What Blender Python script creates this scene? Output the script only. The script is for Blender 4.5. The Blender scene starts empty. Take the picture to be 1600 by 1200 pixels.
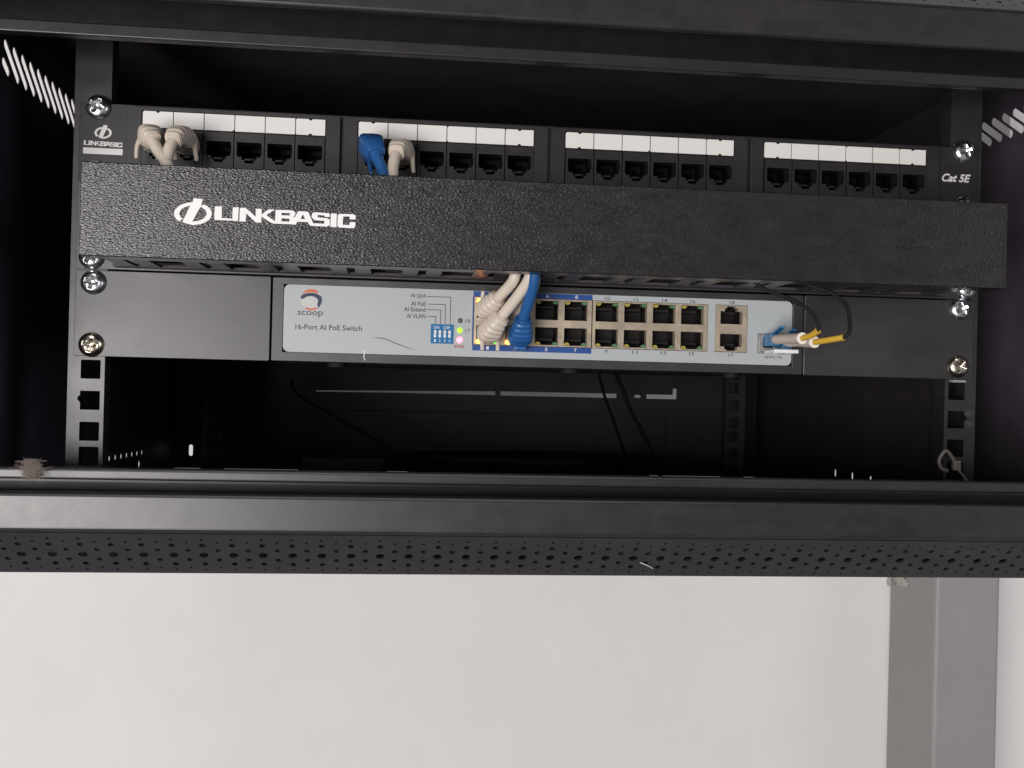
WORLD_S = 0.21
WIN_P = 65.0
CEIL_P = 10.0
import bpy, bmesh, math, random
from mathutils import Vector, Matrix
from mathutils.geometry import tessellate_polygon
random.seed(7)
MM = 0.001            # everything below is measured in millimetres
SC = bpy.context.scene
COL = SC.collection

# ------------------------------------------------------------------ camera
cam_d = bpy.data.cameras.new('camera')
cam_d.sensor_width = 36.0
cam_d.lens = 38.375
cam_d.clip_start = 0.02
cam_d.clip_end = 50.0
cam = bpy.data.objects.new('camera', cam_d)
COL.objects.link(cam)
Rm = Matrix(((0.993706, -0.024904, -0.109220),
             (-0.109251, 0.000112, -0.994014),
             (0.024767, 0.999690, -0.002609)))
cam.matrix_world = Matrix.Translation(Vector((-79.933, -578.552, -32.236)) * MM) @ Rm.to_4x4()
SC.camera = cam

# ------------------------------------------------------------------ light (indoors: bright side of the room is front-left)
world = bpy.data.worlds.new('World')
SC.world = world
world.use_nodes = True
bg = world.node_tree.nodes['Background']
bg.inputs['Color'].default_value = (0.95, 0.94, 1.0, 1)
bg.inputs['Strength'].default_value = WORLD_S

def area(name, loc, target, sx, sy, power, color):
    l = bpy.data.lights.new(name, 'AREA')
    l.shape = 'RECTANGLE'; l.size = sx; l.size_y = sy
    l.energy = power; l.color = color
    o = bpy.data.objects.new(name, l)
    o.location = loc
    d = Vector(target) - Vector(loc)
    o.rotation_euler = d.to_track_quat('-Z', 'Y').to_euler()
    COL.objects.link(o)
area('window_light', (-1.17, -2.3, -0.47), (-0.1, 0, -0.05), 1.25, 1.15, WIN_P, (1.0, 0.97, 0.945))
area('interior_fill_light', (2.3, -1.6, 0.25), (-0.2, 0.1, 0.0), 1.2, 1.2, 9.0, (0.95, 0.93, 1.0))  # added fill from the right, lifts the dark left inside of the cabinet
area('ceiling_light', (-0.1, -1.5, 1.9), (0, 0.1, 0), 1.4, 0.5, CEIL_P, (1.0, 0.95, 0.92))

SC.view_settings.view_transform = 'Standard'
SC.view_settings.look = 'None'
SC.view_settings.exposure = 0.0
SC.view_settings.gamma = 1.0

# ------------------------------------------------------------------ materials
def nt(name):
    m = bpy.data.materials.new(name)
    m.use_nodes = True
    b = m.node_tree.nodes['Principled BSDF']
    return m, m.node_tree, b

def mat(name, col, rough=0.5, metal=0.0, var=0.0, vscale=60.0, bump=0.0, bscale=800.0, spec=0.5,
        rvar=0.0, trans=0.0, dust=0.0, stretch=(1, 1, 1), detail=3.0, coat=0.0):
    m, t, b = nt(name)
    N, Lk = t.nodes, t.links
    b.inputs['Base Color'].default_value = (*col, 1)
    b.inputs['Roughness'].default_value = rough
    b.inputs['Metallic'].default_value = metal
    b.inputs['Specular IOR Level'].default_value = spec
    b.inputs['Transmission Weight'].default_value = trans
    b.inputs['Coat Weight'].default_value = coat
    tc = N.new('ShaderNodeNewGeometry')
    mp = N.new('ShaderNodeMapping'); mp.inputs['Scale'].default_value = stretch
    Lk.new(tc.outputs['Position'], mp.inputs['Vector'])
    if var or rvar or dust:
        n = N.new('ShaderNodeTexNoise'); n.inputs['Scale'].default_value = vscale
        n.inputs['Detail'].default_value = 6.0; n.inputs['Roughness'].default_value = 0.65
        Lk.new(mp.outputs[0], n.inputs['Vector'])
        if var:
            r = N.new('ShaderNodeMapRange')
            r.inputs['From Min'].default_value = 0.3; r.inputs['From Max'].default_value = 0.7
            r.inputs['To Min'].default_value = 1 - var; r.inputs['To Max'].default_value = 1 + var
            Lk.new(n.outputs['Fac'], r.inputs['Value'])
            mx = N.new('ShaderNodeVectorMath'); mx.operation = 'SCALE'
            mx.inputs[0].default_value = col
            Lk.new(r.outputs[0], mx.inputs['Scale'])
            last = mx.outputs[0]
            if dust:
                n2 = N.new('ShaderNodeTexNoise'); n2.inputs['Scale'].default_value = 9.0
                n2.inputs['Detail'].default_value = 10.0; n2.inputs['Roughness'].default_value = 0.75
                mp2 = N.new('ShaderNodeMapping'); mp2.inputs['Scale'].default_value = (1, 4, 6)
                Lk.new(tc.outputs['Position'], mp2.inputs['Vector']); Lk.new(mp2.outputs[0], n2.inputs['Vector'])
                r2 = N.new('ShaderNodeMapRange')
                r2.inputs['From Min'].default_value = 0.42; r2.inputs['From Max'].default_value = 0.75
                r2.inputs['To Min'].default_value = 0.0; r2.inputs['To Max'].default_value = dust
                Lk.new(n2.outputs['Fac'], r2.inputs['Value'])
                mm = N.new('ShaderNodeMix'); mm.data_type = 'RGBA'
                mm.inputs['B'].default_value = (0.33, 0.30, 0.28, 1)
                Lk.new(r2.outputs[0], mm.inputs['Factor']); Lk.new(last, mm.inputs['A'])
                last = mm.outputs['Result']
            Lk.new(last, b.inputs['Base Color'])
        if rvar:
            r = N.new('ShaderNodeMapRange')
            r.inputs['From Min'].default_value = 0.3; r.inputs['From Max'].default_value = 0.7
            r.inputs['To Min'].default_value = rough - rvar; r.inputs['To Max'].default_value = rough + rvar
            Lk.new(n.outputs['Fac'], r.inputs['Value'])
            Lk.new(r.outputs[0], b.inputs['Roughness'])
    if bump:
        nb = N.new('ShaderNodeTexNoise'); nb.inputs['Scale'].default_value = bscale
        nb.inputs['Detail'].default_value = detail
        Lk.new(mp.outputs[0], nb.inputs['Vector'])
        bp = N.new('ShaderNodeBump'); bp.inputs['Strength'].default_value = 1.0
        bp.inputs['Distance'].default_value = bump * MM
        Lk.new(nb.outputs['Fac'], bp.inputs['Height'])
        Lk.new(bp.outputs[0], b.inputs['Normal'])
    return m

def emis(name, col, strength, base=None):
    m, t, b = nt(name)
    b.inputs['Base Color'].default_value = (*(base or col), 1)
    b.inputs['Emission Color'].default_value = (*col, 1)
    b.inputs['Emission Strength'].default_value = strength
    b.inputs['Roughness'].default_value = 0.3
    return m

M = {}
M['frame']   = mat('black_powder_coat', (0.016, 0.0135, 0.0165), 0.33, var=0.2, vscale=90, bump=0.022, bscale=2600, rvar=0.03, dust=0.03, spec=0.6)
M['inner']   = mat('black_sheet_steel', (0.060, 0.050, 0.066), 0.5, var=0.2, vscale=25, bump=0.02, bscale=1500, rvar=0.06, spec=0.3)
M['rail']    = mat('rail_coat', (0.022, 0.020, 0.021), 0.33, var=0.2, vscale=50, bump=0.015, bscale=2400, rvar=0.04, dust=0.05, spec=0.75)
M['ear']     = mat('bracket_coat', (0.022, 0.0195, 0.0205), 0.38, var=0.2, vscale=30, bump=0.012, bscale=2400, rvar=0.04, dust=0.05, spec=0.9)
M['cover']   = mat('wrinkle_coat', (0.012, 0.010, 0.011), 0.25, var=0.3, vscale=120, bump=0.29, bscale=1450, stretch=(0.55, 1, 1.3), detail=1.2, rvar=0.05, spec=0.7)
M['plastic'] = mat('black_plastic', (0.023, 0.020, 0.0215), 0.42, var=0.15, vscale=70, bump=0.02, bscale=1200, rvar=0.05)
M['jack']    = mat('black_jack_plastic', (0.022, 0.020, 0.021), 0.38, var=0.15, vscale=200, rvar=0.05)
M['hole']    = mat('socket_inside', (0.004, 0.0035, 0.004), 0.6, spec=0.2)  # recess shade put into the colour, so the sockets look deep
M['contact'] = mat('contact_tongue', (0.010, 0.007, 0.007), 0.45, spec=0.35)
M['card']    = mat('white_card', (0.80, 0.77, 0.75), 0.55, var=0.02, vscale=30)
M['print']   = mat('white_ink', (0.78, 0.76, 0.76), 0.5)
M['greyprint'] = mat('grey_ink', (0.10, 0.10, 0.11), 0.5)
M['dark']    = mat('dark_ink', (0.035, 0.04, 0.05), 0.5)
M['red']     = mat('red_ink', (0.35, 0.02, 0.03), 0.5)
M['plate']   = mat('grey_front_sticker', (0.43, 0.455, 0.47), 0.42, var=0.03, vscale=12, rvar=0.04)
M['blue']    = mat('blue_ink', (0.02, 0.075, 0.28), 0.4, var=0.08, vscale=80)
M['orange']  = mat('orange_ink', (0.62, 0.14, 0.05), 0.5)
M['navy']    = mat('navy_ink', (0.018, 0.03, 0.075), 0.4)
M['pearl']   = mat('pale_ink', (0.55, 0.55, 0.54), 0.5)
M['shield']  = mat('tan_plated_shield', (0.54, 0.45, 0.345), 0.36, metal=0.5, var=0.12, vscale=120, rvar=0.08, bump=0.03, bscale=500)
M['steel']   = mat('zinc_steel', (0.78, 0.79, 0.81), 0.27, metal=1.0, var=0.15, vscale=400, rvar=0.06)
M['cage']    = mat('stamped_cage_steel', (0.42, 0.41, 0.40), 0.5, metal=0.7, var=0.3, vscale=250, rvar=0.08)
M['brass']   = mat('yellow_zinc_steel', (0.78, 0.70, 0.58), 0.20, metal=1.0, var=0.2, vscale=400, rvar=0.06)
M['cable']   = mat('beige_pvc', (0.66, 0.575, 0.49), 0.38, var=0.05, vscale=120, rvar=0.05)
M['cable2']  = mat('greyish_pvc', (0.66, 0.57, 0.51), 0.38, var=0.05, vscale=120, rvar=0.05)
M['bluepvc'] = mat('blue_pvc', (0.022, 0.105, 0.31), 0.36, var=0.08, vscale=120, rvar=0.05)
M['clear']   = mat('clear_plug', (0.30, 0.27, 0.24), 0.2, spec=0.6)
M['lc']      = mat('blue_connector', (0.015, 0.16, 0.36), 0.35, var=0.1, vscale=200)
M['boot']    = mat('white_sleeve', (0.66, 0.55, 0.49), 0.4, var=0.05, vscale=200)
M['tubeend'] = mat('cut_sleeve_end', (0.80, 0.76, 0.70), 0.4)
M['yellow']  = mat('yellow_fibre_jacket', (0.56, 0.35, 0.04), 0.4, var=0.06, vscale=300)
M['cord']    = mat('black_rubber', (0.009, 0.009, 0.009), 0.7, var=0.2, vscale=60, spec=0.25)
M['dip']     = mat('blue_dip_body', (0.012, 0.16, 0.38), 0.35)
M['lever']   = mat('white_lever', (0.78, 0.80, 0.84), 0.35)
M['ledoff']  = mat('grey_lamp', (0.11, 0.12, 0.12), 0.3)
M['ledg']    = mat('unlit_green_lamp', (0.10, 0.22, 0.11), 0.25, spec=0.6)
M['ledy']    = mat('unlit_yellow_lamp', (0.40, 0.33, 0.07), 0.25, spec=0.6)
M['e_amber'] = emis('lit_amber_lamp', (1.0, 0.34, 0.03), 12.0)
M['e_green'] = emis('lit_green_lamp', (0.10, 0.9, 0.04), 1.8)
M['e_lime']  = emis('lit_lime_lamp', (0.32, 0.95, 0.03), 1.5)
M['e_red']   = emis('lit_power_lamp', (1.0, 0.13, 0.20), 5.0)
M['wall']    = mat('white_painted_plaster', (0.775, 0.748, 0.733), 0.7, var=0.03, vscale=7, bump=0.5, bscale=45, detail=7)
M['pillar']  = mat('grey_painted_steel', (0.285, 0.272, 0.27), 0.5, var=0.04, vscale=18, bump=0.06, bscale=200, rvar=0.05)
M['plaster'] = mat('crumbled_plaster', (0.42, 0.40, 0.36), 0.85, var=0.2, vscale=120, bump=1.0, bscale=160, detail=8)
M['fluff']   = mat('pale_fluff', (0.30, 0.25, 0.225), 0.85, var=0.1, vscale=200)
M['tie']     = mat('pale_nylon', (0.20, 0.175, 0.165), 0.5)

# ------------------------------------------------------------------ building helpers (all in mm, world axes)
WLOC = {}
def thing(name, label, cat, loc, group=None):
    o = bpy.data.objects.new(name, None)
    o.empty_display_size = 0.02
    COL.objects.link(o)
    o.location = Vector(loc) * MM
    WLOC[o.name] = Vector(loc)
    o['label'] = label; o['category'] = cat
    if group: o['group'] = group
    return o

def place(name, me, wloc, parent=None):
    o = bpy.data.objects.new(name, me)
    COL.objects.link(o)
    wloc = Vector(wloc)
    WLOC[o.name] = wloc
    if parent:
        o.parent = parent
        o.location = (wloc - WLOC[parent.name]) * MM
    else:
        o.location = wloc * MM
    return o

class MB:
    def __init__(s): s.v = []; s.f = []; s.sm = []
    def add(s, vs, fs, smooth=False):
        n = len(s.v)
        s.v += [Vector(p) for p in vs]
        s.f += [tuple(i + n for i in f) for f in fs]
        s.sm += [smooth] * len(fs)
        return s
    def box(s, x0, x1, y0, y1, z0, z1):
        v = [(x0,y0,z0),(x1,y0,z0),(x1,y1,z0),(x0,y1,z0),(x0,y0,z1),(x1,y0,z1),(x1,y1,z1),(x0,y1,z1)]
        f = [(0,3,2,1),(4,5,6,7),(0,1,5,4),(1,2,6,5),(2,3,7,6),(3,0,4,7)]
        return s.add(v, f)
    def prism(s, loops, y0, y1, tf=None):
        """polygon (first loop) with holes in the XZ plane, from y0 (front) to y1"""
        tf = tf or (lambda a, b, c: (a, c, b))          # a,b in plane, c depth
        pts = [p for l in loops for p in l]
        tri = tessellate_polygon([[Vector((p[0], p[1], 0)) for p in l] for l in loops])
        n = len(pts)
        vs = [tf(p[0], p[1], y0) for p in pts] + [tf(p[0], p[1], y1) for p in pts]
        fs = []
        for t in tri:
            fs.append(tuple(t)); fs.append(tuple(i + n for i in reversed(t)))
        k = 0
        for l in loops:
            m = len(l)
            for i in range(m):
                a, b = k + i, k + (i + 1) % m
                fs.append((a, b, b + n, a + n))
            k += m
        return s.add(vs, fs)
    def alongx(s, prof, x0, x1, smooth=False):
        """closed YZ outline run from x0 to x1"""
        n = len(prof)
        vs = [(x0, p[0], p[1]) for p in prof] + [(x1, p[0], p[1]) for p in prof]
        fs = [(i, (i + 1) % n, (i + 1) % n + n, i + n) for i in range(n)]
        tri = tessellate_polygon([[Vector((p[0], p[1], 0)) for p in prof]])
        s.add(vs, fs, smooth)
        s.add(vs, [tuple(t) for t in tri] + [tuple(i + n for i in reversed(t)) for t in tri])
        return s
    def sweep(s, pts, radii, nseg=14, power=2.0, up=(0, 0, 1), caps=True, smooth=True):
        """section radii [(ra, rb)...] swept along the points; power>2 squares the section"""
        P = [Vector(p) for p in pts]
        nP = len(P)
        T = []
        for i in range(nP):
            a = P[max(0, i - 1)]; b = P[min(nP - 1, i + 1)]
            T.append((b - a).normalized())
        u = Vector(up); u = (u - T[0] * u.dot(T[0]))
        if u.length < 1e-4: u = Vector((1, 0, 0)) - T[0] * T[0].x
        u.normalize()
        vs = []
        for i in range(nP):
            u = (u - T[i] * u.dot(T[i])).normalized()
            w = T[i].cross(u)
            r = radii[i] if i < len(radii) else radii[-1]
            if not isinstance(r, tuple): r = (r, r)
            for k in range(nseg):
                a = 2 * math.pi * k / nseg
                c, d = math.cos(a), math.sin(a)
                e = 2.0 / power
                cc = math.copysign(abs(c) ** e, c); dd = math.copysign(abs(d) ** e, d)
                vs.append(P[i] + w * (r[0] * cc) + u * (r[1] * dd))
        fs = []
        for i in range(nP - 1):
            for k in range(nseg):
                a = i * nseg + k; b = i * nseg + (k + 1) % nseg
                fs.append((a, b, b + nseg, a + nseg))
        s.add(vs, fs, smooth)
        if caps:
            s.add([vs[k] for k in range(nseg)], [tuple(reversed(range(nseg)))])
            s.add([vs[(nP - 1) * nseg + k] for k in range(nseg)], [tuple(range(nseg))])
        return s
    def mesh(s, name, mats, centre=None):
        xs = [p.x for p in s.v]; ys = [p.y for p in s.v]; zs = [p.z for p in s.v]
        c = Vector(centre) if centre is not None else Vector(((min(xs)+max(xs))/2, (min(ys)+max(ys))/2, (min(zs)+max(zs))/2))
        me = bpy.data.meshes.new(name)
        me.from_pydata([tuple((p - c) * MM) for p in s.v], [], s.f)
        me.validate(verbose=False)
        me.materials.append(mats)
        if len(me.polygons) == len(s.sm):
            me.polygons.foreach_set('use_smooth', s.sm)
        bm = bmesh.new(); bm.from_mesh(me)
        bmesh.ops.remove_doubles(bm, verts=bm.verts, dist=1e-7)
        bmesh.ops.recalc_face_normals(bm, faces=bm.faces)
        bm.to_mesh(me); bm.free()
        return me, c
    def build(s, name, m, parent=None, bevel=0.0, label=None):
        me, c = s.mesh(name, m)
        o = place(name, me, c, parent)
        if bevel:
            b = o.modifiers.new('edge', 'BEVEL'); b.width = bevel * MM; b.segments = 2
            b.limit_method = 'ANGLE'; b.angle_limit = math.radians(40)
        if label: o['label'] = label
        return o

def rr(x0, x1, z0, z1, r=1.0, n=4):
    o = []
    for cx, cz, a0 in ((x1-r, z1-r, 0), (x0+r, z1-r, 90), (x0+r, z0+r, 180), (x1-r, z0+r, 270)):
        for k in range(n + 1):
            a = math.radians(a0 + 90.0 * k / n)
            o.append((cx + r*math.cos(a), cz + r*math.sin(a)))
    return o
def rect(x0, x1, z0, z1): return [(x0, z0), (x1, z0), (x1, z1), (x0, z1)]
def circ(x, z, r, n=14, a0=0.0): return [(x + r*math.cos(2*math.pi*k/n + a0), z + r*math.sin(2*math.pi*k/n + a0)) for k in range(n)]

def spline(pts, n=8):
    P = [Vector(p) for p in pts]; out = []
    for i in range(len(P) - 1):
        p0 = P[max(0, i-1)]; p1 = P[i]; p2 = P[i+1]; p3 = P[min(len(P)-1, i+2)]
        for k in range(n):
            t = k / n
            out.append(0.5 * ((2*p1) + (-p0+p2)*t + (2*p0-5*p1+4*p2-p3)*t*t + (-p0+3*p1-3*p2+p3)*t**3))
    out.append(P[-1])
    return out

def text(name, body, x0, x1, z0, z1, y, m, parent, bold=0.0, shear=0.0, thick=0.05, label=None):
    """lettering fitted to a rectangle, lying on the plane y"""
    cu = bpy.data.curves.new(name, 'FONT')
    cu.body = body; cu.size = 10; cu.offset = bold; cu.shear = shear; cu.resolution_u = 4
    tmp = bpy.data.objects.new('tmp', cu)
    me = bpy.data.meshes.new_from_object(tmp)
    bpy.data.objects.remove(tmp)
    xs = [v.co.x for v in me.vertices]; ys = [v.co.y for v in me.vertices]
    ax, bx, ay, by = min(xs), max(xs), min(ys), max(ys)
    V = [((v.co.x-ax)/(bx-ax)*(x1-x0)+x0, (v.co.y-ay)/(by-ay)*(z1-z0)+z0) for v in me.vertices]
    F = [tuple(p.vertices) for p in me.polygons]
    bpy.data.meshes.remove(me); bpy.data.curves.remove(cu)
    b = MB()
    n = len(V)
    vs = [(a, y - thick, c) for a, c in V] + [(a, y, c) for a, c in V]
    cnt = {}
    for f in F:
        for i in range(len(f)):
            e = (f[i], f[(i+1) % len(f)]); cnt[e] = cnt.get(e, 0) + 1
    side = [(a, b_, b_+n, a+n) for (a, b_) in cnt if (b_, a) not in cnt]
    b.add(vs, F + side)
    return b.build(name, m, parent, label=label)

# sparse faint specks and scuffs in the wall paint
def wall_specks(m):
    t = m.node_tree; N, Lk = t.nodes, t.links
    b = N['Principled BSDF']; src = b.inputs['Base Color'].links[0].from_socket
    g = N.new('ShaderNodeNewGeometry')
    v = N.new('ShaderNodeTexVoronoi'); v.inputs['Scale'].default_value = 16.0
    w = N.new('ShaderNodeTexNoise'); w.inputs['Scale'].default_value = 90.0
    mixv = N.new('ShaderNodeMix'); mixv.data_type = 'VECTOR'; mixv.inputs['Factor'].default_value = 0.012
    Lk.new(g.outputs['Position'], w.inputs['Vector'])
    Lk.new(g.outputs['Position'], mixv.inputs['A']); Lk.new(w.outputs['Color'], mixv.inputs['B'])
    Lk.new(mixv.outputs['Result'], v.inputs['Vector'])
    r = N.new('ShaderNodeMapRange'); r.inputs['From Min'].default_value = 0.03; r.inputs['From Max'].default_value = 0.09
    r.inputs['To Min'].default_value = 1.0; r.inputs['To Max'].default_value = 0.0
    Lk.new(v.outputs['Distance'], r.inputs['Value'])
    sep = N.new('ShaderNodeSeparateColor'); Lk.new(v.outputs['Color'], sep.inputs['Color'])
    k = N.new('ShaderNodeMath'); k.operation = 'POWER'; k.inputs[1].default_value = 4.0
    Lk.new(sep.outputs['Red'], k.inputs[0])
    f = N.new('ShaderNodeMath'); f.operation = 'MULTIPLY'
    Lk.new(r.outputs[0], f.inputs[0]); Lk.new(k.outputs[0], f.inputs[1])
    f2 = N.new('ShaderNodeMath'); f2.operation = 'MULTIPLY'; f2.inputs[1].default_value = 0.28
    Lk.new(f.outputs[0], f2.inputs[0])
    mx = N.new('ShaderNodeMix'); mx.data_type = 'RGBA'; mx.inputs['B'].default_value = (0.42, 0.39, 0.36, 1)
    Lk.new(f2.outputs[0], mx.inputs['Factor']); Lk.new(src, mx.inputs['A'])
    Lk.new(mx.outputs['Result'], b.inputs['Base Color'])
wall_specks(M['wall'])

# ================================================================== THE SETTING
def structure(o): o['kind'] = 'structure'; return o
structure(MB().box(-2500, 2500, 600, 640, -2000, 2000).build('wall', M['wall']))
pil = thing('steel_column', 'grey painted square steel column standing against the white wall below right of the cabinet', 'column', (518, 546, -1400))
MB().prism([rr(483, 554, 493, 599, 5, 4)], -1400, 1400, tf=lambda a, b, c: (a, b, c)).build('shaft', M['pillar'], pil, bevel=0)
# crumbled plaster at the corner of column and wall
def lump(name, m, centre, r, seed, parent=None, sq=(1, 1, 1), n=2, amp=0.35):
    rnd = random.Random(seed)
    bm = bmesh.new()
    bmesh.ops.create_icosphere(bm, subdivisions=n, radius=1.0)
    for v in bm.verts:
        k = 1 + amp * (rnd.random() - 0.5)
        v.co = Vector((v.co.x*r*sq[0]*k, v.co.y*r*sq[1]*k, v.co.z*r*sq[2]*k)) * MM
    me = bpy.data.meshes.new(name); bm.to_mesh(me); bm.free()
    me.materials.append(m)
    for p in me.polygons: p.use_smooth = True
    return place(name, me, centre, parent)
rnd = random.Random(3)
bm_p = MB()
pl = lump('plaster_lump', M['plaster'], (484, 598, -241), 5, 4, None, (0.8, 0.6, 1.1), 3, 0.3)
pl['label'] = 'crumbled bit of plaster in the corner between white wall and grey column'
pl['category'] = 'plaster'
pl2 = lump('plaster_lump', M['plaster'], (482.9, 572, -236), 11, 9, None, (0.04, 1.7, 0.6), 4, 0.35)
pl2['label'] = 'thin smear of pale plaster on the shaded side of the grey column'
pl2['category'] = 'plaster'

# ================================================================== THE CABINET
cab = thing('server_cabinet', 'black wall mounted network cabinet with perforated front frame and open front', 'cabinet', (0, 190, -118))
XW = 282.0
FR = 288.0
# -- front frame: lower and upper members, run along X
def smooth_round(cy, cz, r, a0, a1, n=6):
    return [(cy + r*math.cos(math.radians(a0+(a1-a0)*k/n)), cz + r*math.sin(math.radians(a0+(a1-a0)*k/n))) for k in range(n+1)]
lip_r = 2.6
# lower: rolled inner lip, sunk channel, flat face
low_lip = [(-89.5, -71.3)] + smooth_round(-93.5, -72.8, 1.5, 90, 180, 5) + smooth_round(-93.9, -75.4, 1.1, 180, 270, 4) + [(-89.5, -76.5)]
MB().alongx(low_lip, -FR, FR, smooth=False).build('inner_lip', M['frame'], cab)
MB().box(-FR, FR, -77.9, -77, -84, -73.5).build('channel', M['plastic'], cab)
MB().box(-FR, FR, -84.0, -78.0, -78.3, -77.3).build('seal_strip', M['frame'], cab)
low_face = [(-91.2, -81.6)] + [(-108.6, -80.6)] + smooth_round(-108.4, -82.2, 1.6, 90, 180, 4) + smooth_round(-107.6, -94.8, 2.4, 180, 232, 4) + [(-104.6, -97.6), (-91.2, -97.6)]
MB().alongx(low_face, -FR, FR).build('front_face', M['frame'], cab)
up_lip = [(-89.4, 119.2)] + smooth_round(-94.0, 118.3, 0.9, 90, 180, 4) + smooth_round(-94.3, 114.1, 0.6, 180, 270, 4) + [(-89.4, 113.5)]
MB().alongx(up_lip, -FR, FR).build('inner_lip', M['frame'], cab)
MB().box(-FR, FR, -58, -54, 126.2, 166.0).build('channel', M['frame'], cab)
up_face = [(-107.2, 126.3), (-108.4, 126.3)] + list(reversed(smooth_round(-108.2, 127.9, 1.7, 180, 270, 4))) + [(-110, 142.8), (-108.5, 144.8), (-107.2, 144.8)]
MB().alongx(up_face, -FR, FR).build('front_face', M['frame'], cab)

# -- perforated chamfers (real holes through 1 mm sheet)
def perforated(name, p0, p1, inward):
    """sheet from p0 (y,z) to p1 (y,z)"""
    a = Vector((0, p0[0], p0[1])); b = Vector((0, p1[0], p1[1]))
    L = (b - a).length; d = (b - a).normalized()
    nrm = Vector((0, inward[0], inward[1])).normalized()
    nrm = (nrm - d * nrm.dot(d)).normalized()
    cell = 12.6
    A = [(.135, .7), (.28, 1.3), (.527, 1.95), (.757, 1.3), (.90, .65)]
    Bc = [(.205, .65), (.40, 1.2), (.647, 1.2), (.85, .65)]
    n = int(2*FR // cell) + 1
    mb = MB()
    tf = lambda u, v, c: tuple(Vector((u, 0, 0)) + a + d*v + nrm*c)
    for i in range(n):
        x0 = -FR + i*cell
        x1 = min(x0 + cell, FR)
        loops = [[(x0, 0), (x1, 0), (x1, L), (x0, L)]]
        for lst, off in ((A, 3.15), (Bc, 9.45)):
            if x0 + off + 2.4 > x1: continue
            for t, r in lst:
                loops.append(circ(x0 + off, t*L, r, 12 if r > 1 else 8))
        mb.prism(loops, 0, 1.0, tf=tf)
    return mb.build(name, M['frame'], cab)
perforated('perforated_strip', (-106.2, -97.7), (-85, -117.8), (1, 0.6))
perforated('perforated_strip', (-109.5, 144.9), (-85, 166), (1, -0.6))
# box section closing the perforated members from behind
MB().box(-FR, FR, -84, -78, -118, -84.1).build('rear_web', M['inner'], cab)
MB().box(-FR, FR, -85.5, -54, 166.1, 168).build('rear_web', M['inner'], cab)
# side stiles of the frame
for s in (-1, 1):
    xa, xb = sorted((s*288.2, s*312))
    MB().box(xa, xb, -109, -80, -117, 166).build('side_stile', M['frame'], cab, bevel=1.5)
    xa, xb = sorted((s*282.7, s*311.5))
    MB().box(xa, xb, -79.9, -78.2, -117, 166).build('door_jamb', M['frame'], cab)

# -- shell
def panel_x(name, x0, x1, holes, m):
    """side sheet: outline and holes given in the YZ plane"""
    loops = [rect(-80, 482, -120, 168)] + holes
    mb = MB().prism(loops, x0, x1, tf=lambda a, b, c: (c, a, b))
    return mb.build(name, m, cab)
def slot(y0, z0, y1, z1, w=2.5, n=5):
    a = math.atan2(z1-z0, y1-y0); o = []
    for k in range(n+1):
        t = a + math.pi/2 + math.pi*k/n
        o.append((y0 + w*math.cos(t), z0 + w*math.sin(t)))
    for k in range(n+1):
        t = a - math.pi/2 + math.pi*k/n
        o.append((y1 + w*math.cos(t), z1 + w*math.sin(t)))
    return o
def vents(s):
    H = [slot(7.0, 128.0, 13.5, 124.8)]
    for k in range(13):
        y = 9.0 + 13.1*k
        H.append(slot(y, 137.8, y + 19.5, 125.0))
    H.append(slot(9.0 + 13.1*13, 137.8, 9.0 + 13.1*13 + 6, 134.0))
    # lower rows
    if s < 0:
        for k in range(8):
            H.append(circ(222 + 17.3*k, -91.0 - 0.35*k, 2.2, 8))
        for y in (334.0,):
            H.append(slot(y, -103.4, y, -101.5, 2.2))
    else:
        for y in (214, 247, 280):
            H.append(slot(y, -98.6, y, -94.6, 2.0))
    return H
def vents_r():
    H = [slot(23.0 + 11.4*k, 125.4, 42.5 + 11.4*k, 137.6, 2.3) for k in range(-3, 7)]
    for y in (214, 247, 280):
        H.append(slot(y, -97.6, y, -94.6, 1.7))
    return H
panel_x('side_panel', -XW-0.6, -XW, vents(-1), M['inner'])
panel_x('side_panel', XW, XW+0.6, vents_r(), M['inner'])
MB().box(-XW, XW, -77, 478, -118, -116.5).build('floor_panel', M['inner'], cab)
MB().box(-XW, XW, -77, 478, 166, 167.5).build('roof_panel', M['inner'], cab)
# rear sheet with the thin knock-out slit and one vertical vent
def slit(x0, x1, zc, h):
    return rect(x0, x1, zc - h/2, zc + h/2)
rear = [rect(-XW, XW, -116.4, 165.9),
        [(-152, -41.2), (-76, -40.6), (20, -40.8), (20, -37.0), (-76, -38.8), (-152, -40.3)],
        [(25, -40.9), (140, -40.7), (140, -36.5), (25, -36.9)],
        [(158, -40.0), (164, -40.0), (164, -37.2), (158, -37.2)],
        [(170, -40.7), (200.3, -40.5), (200.3, -30.0), (196.4, -30.0), (196.4, -36.3), (170, -36.4)],
        slot(-267, -103, -267, -96, 1.9)]
MB().prism(rear, 478, 479.5).build('rear_panel', M['inner'], cab)
# stiffening ridge and stepped ledge on the rear sheet
MB().box(-205, 190, 476, 477.9, -90, -58).build('rear_stiffener', M['inner'], cab, bevel=1)

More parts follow.
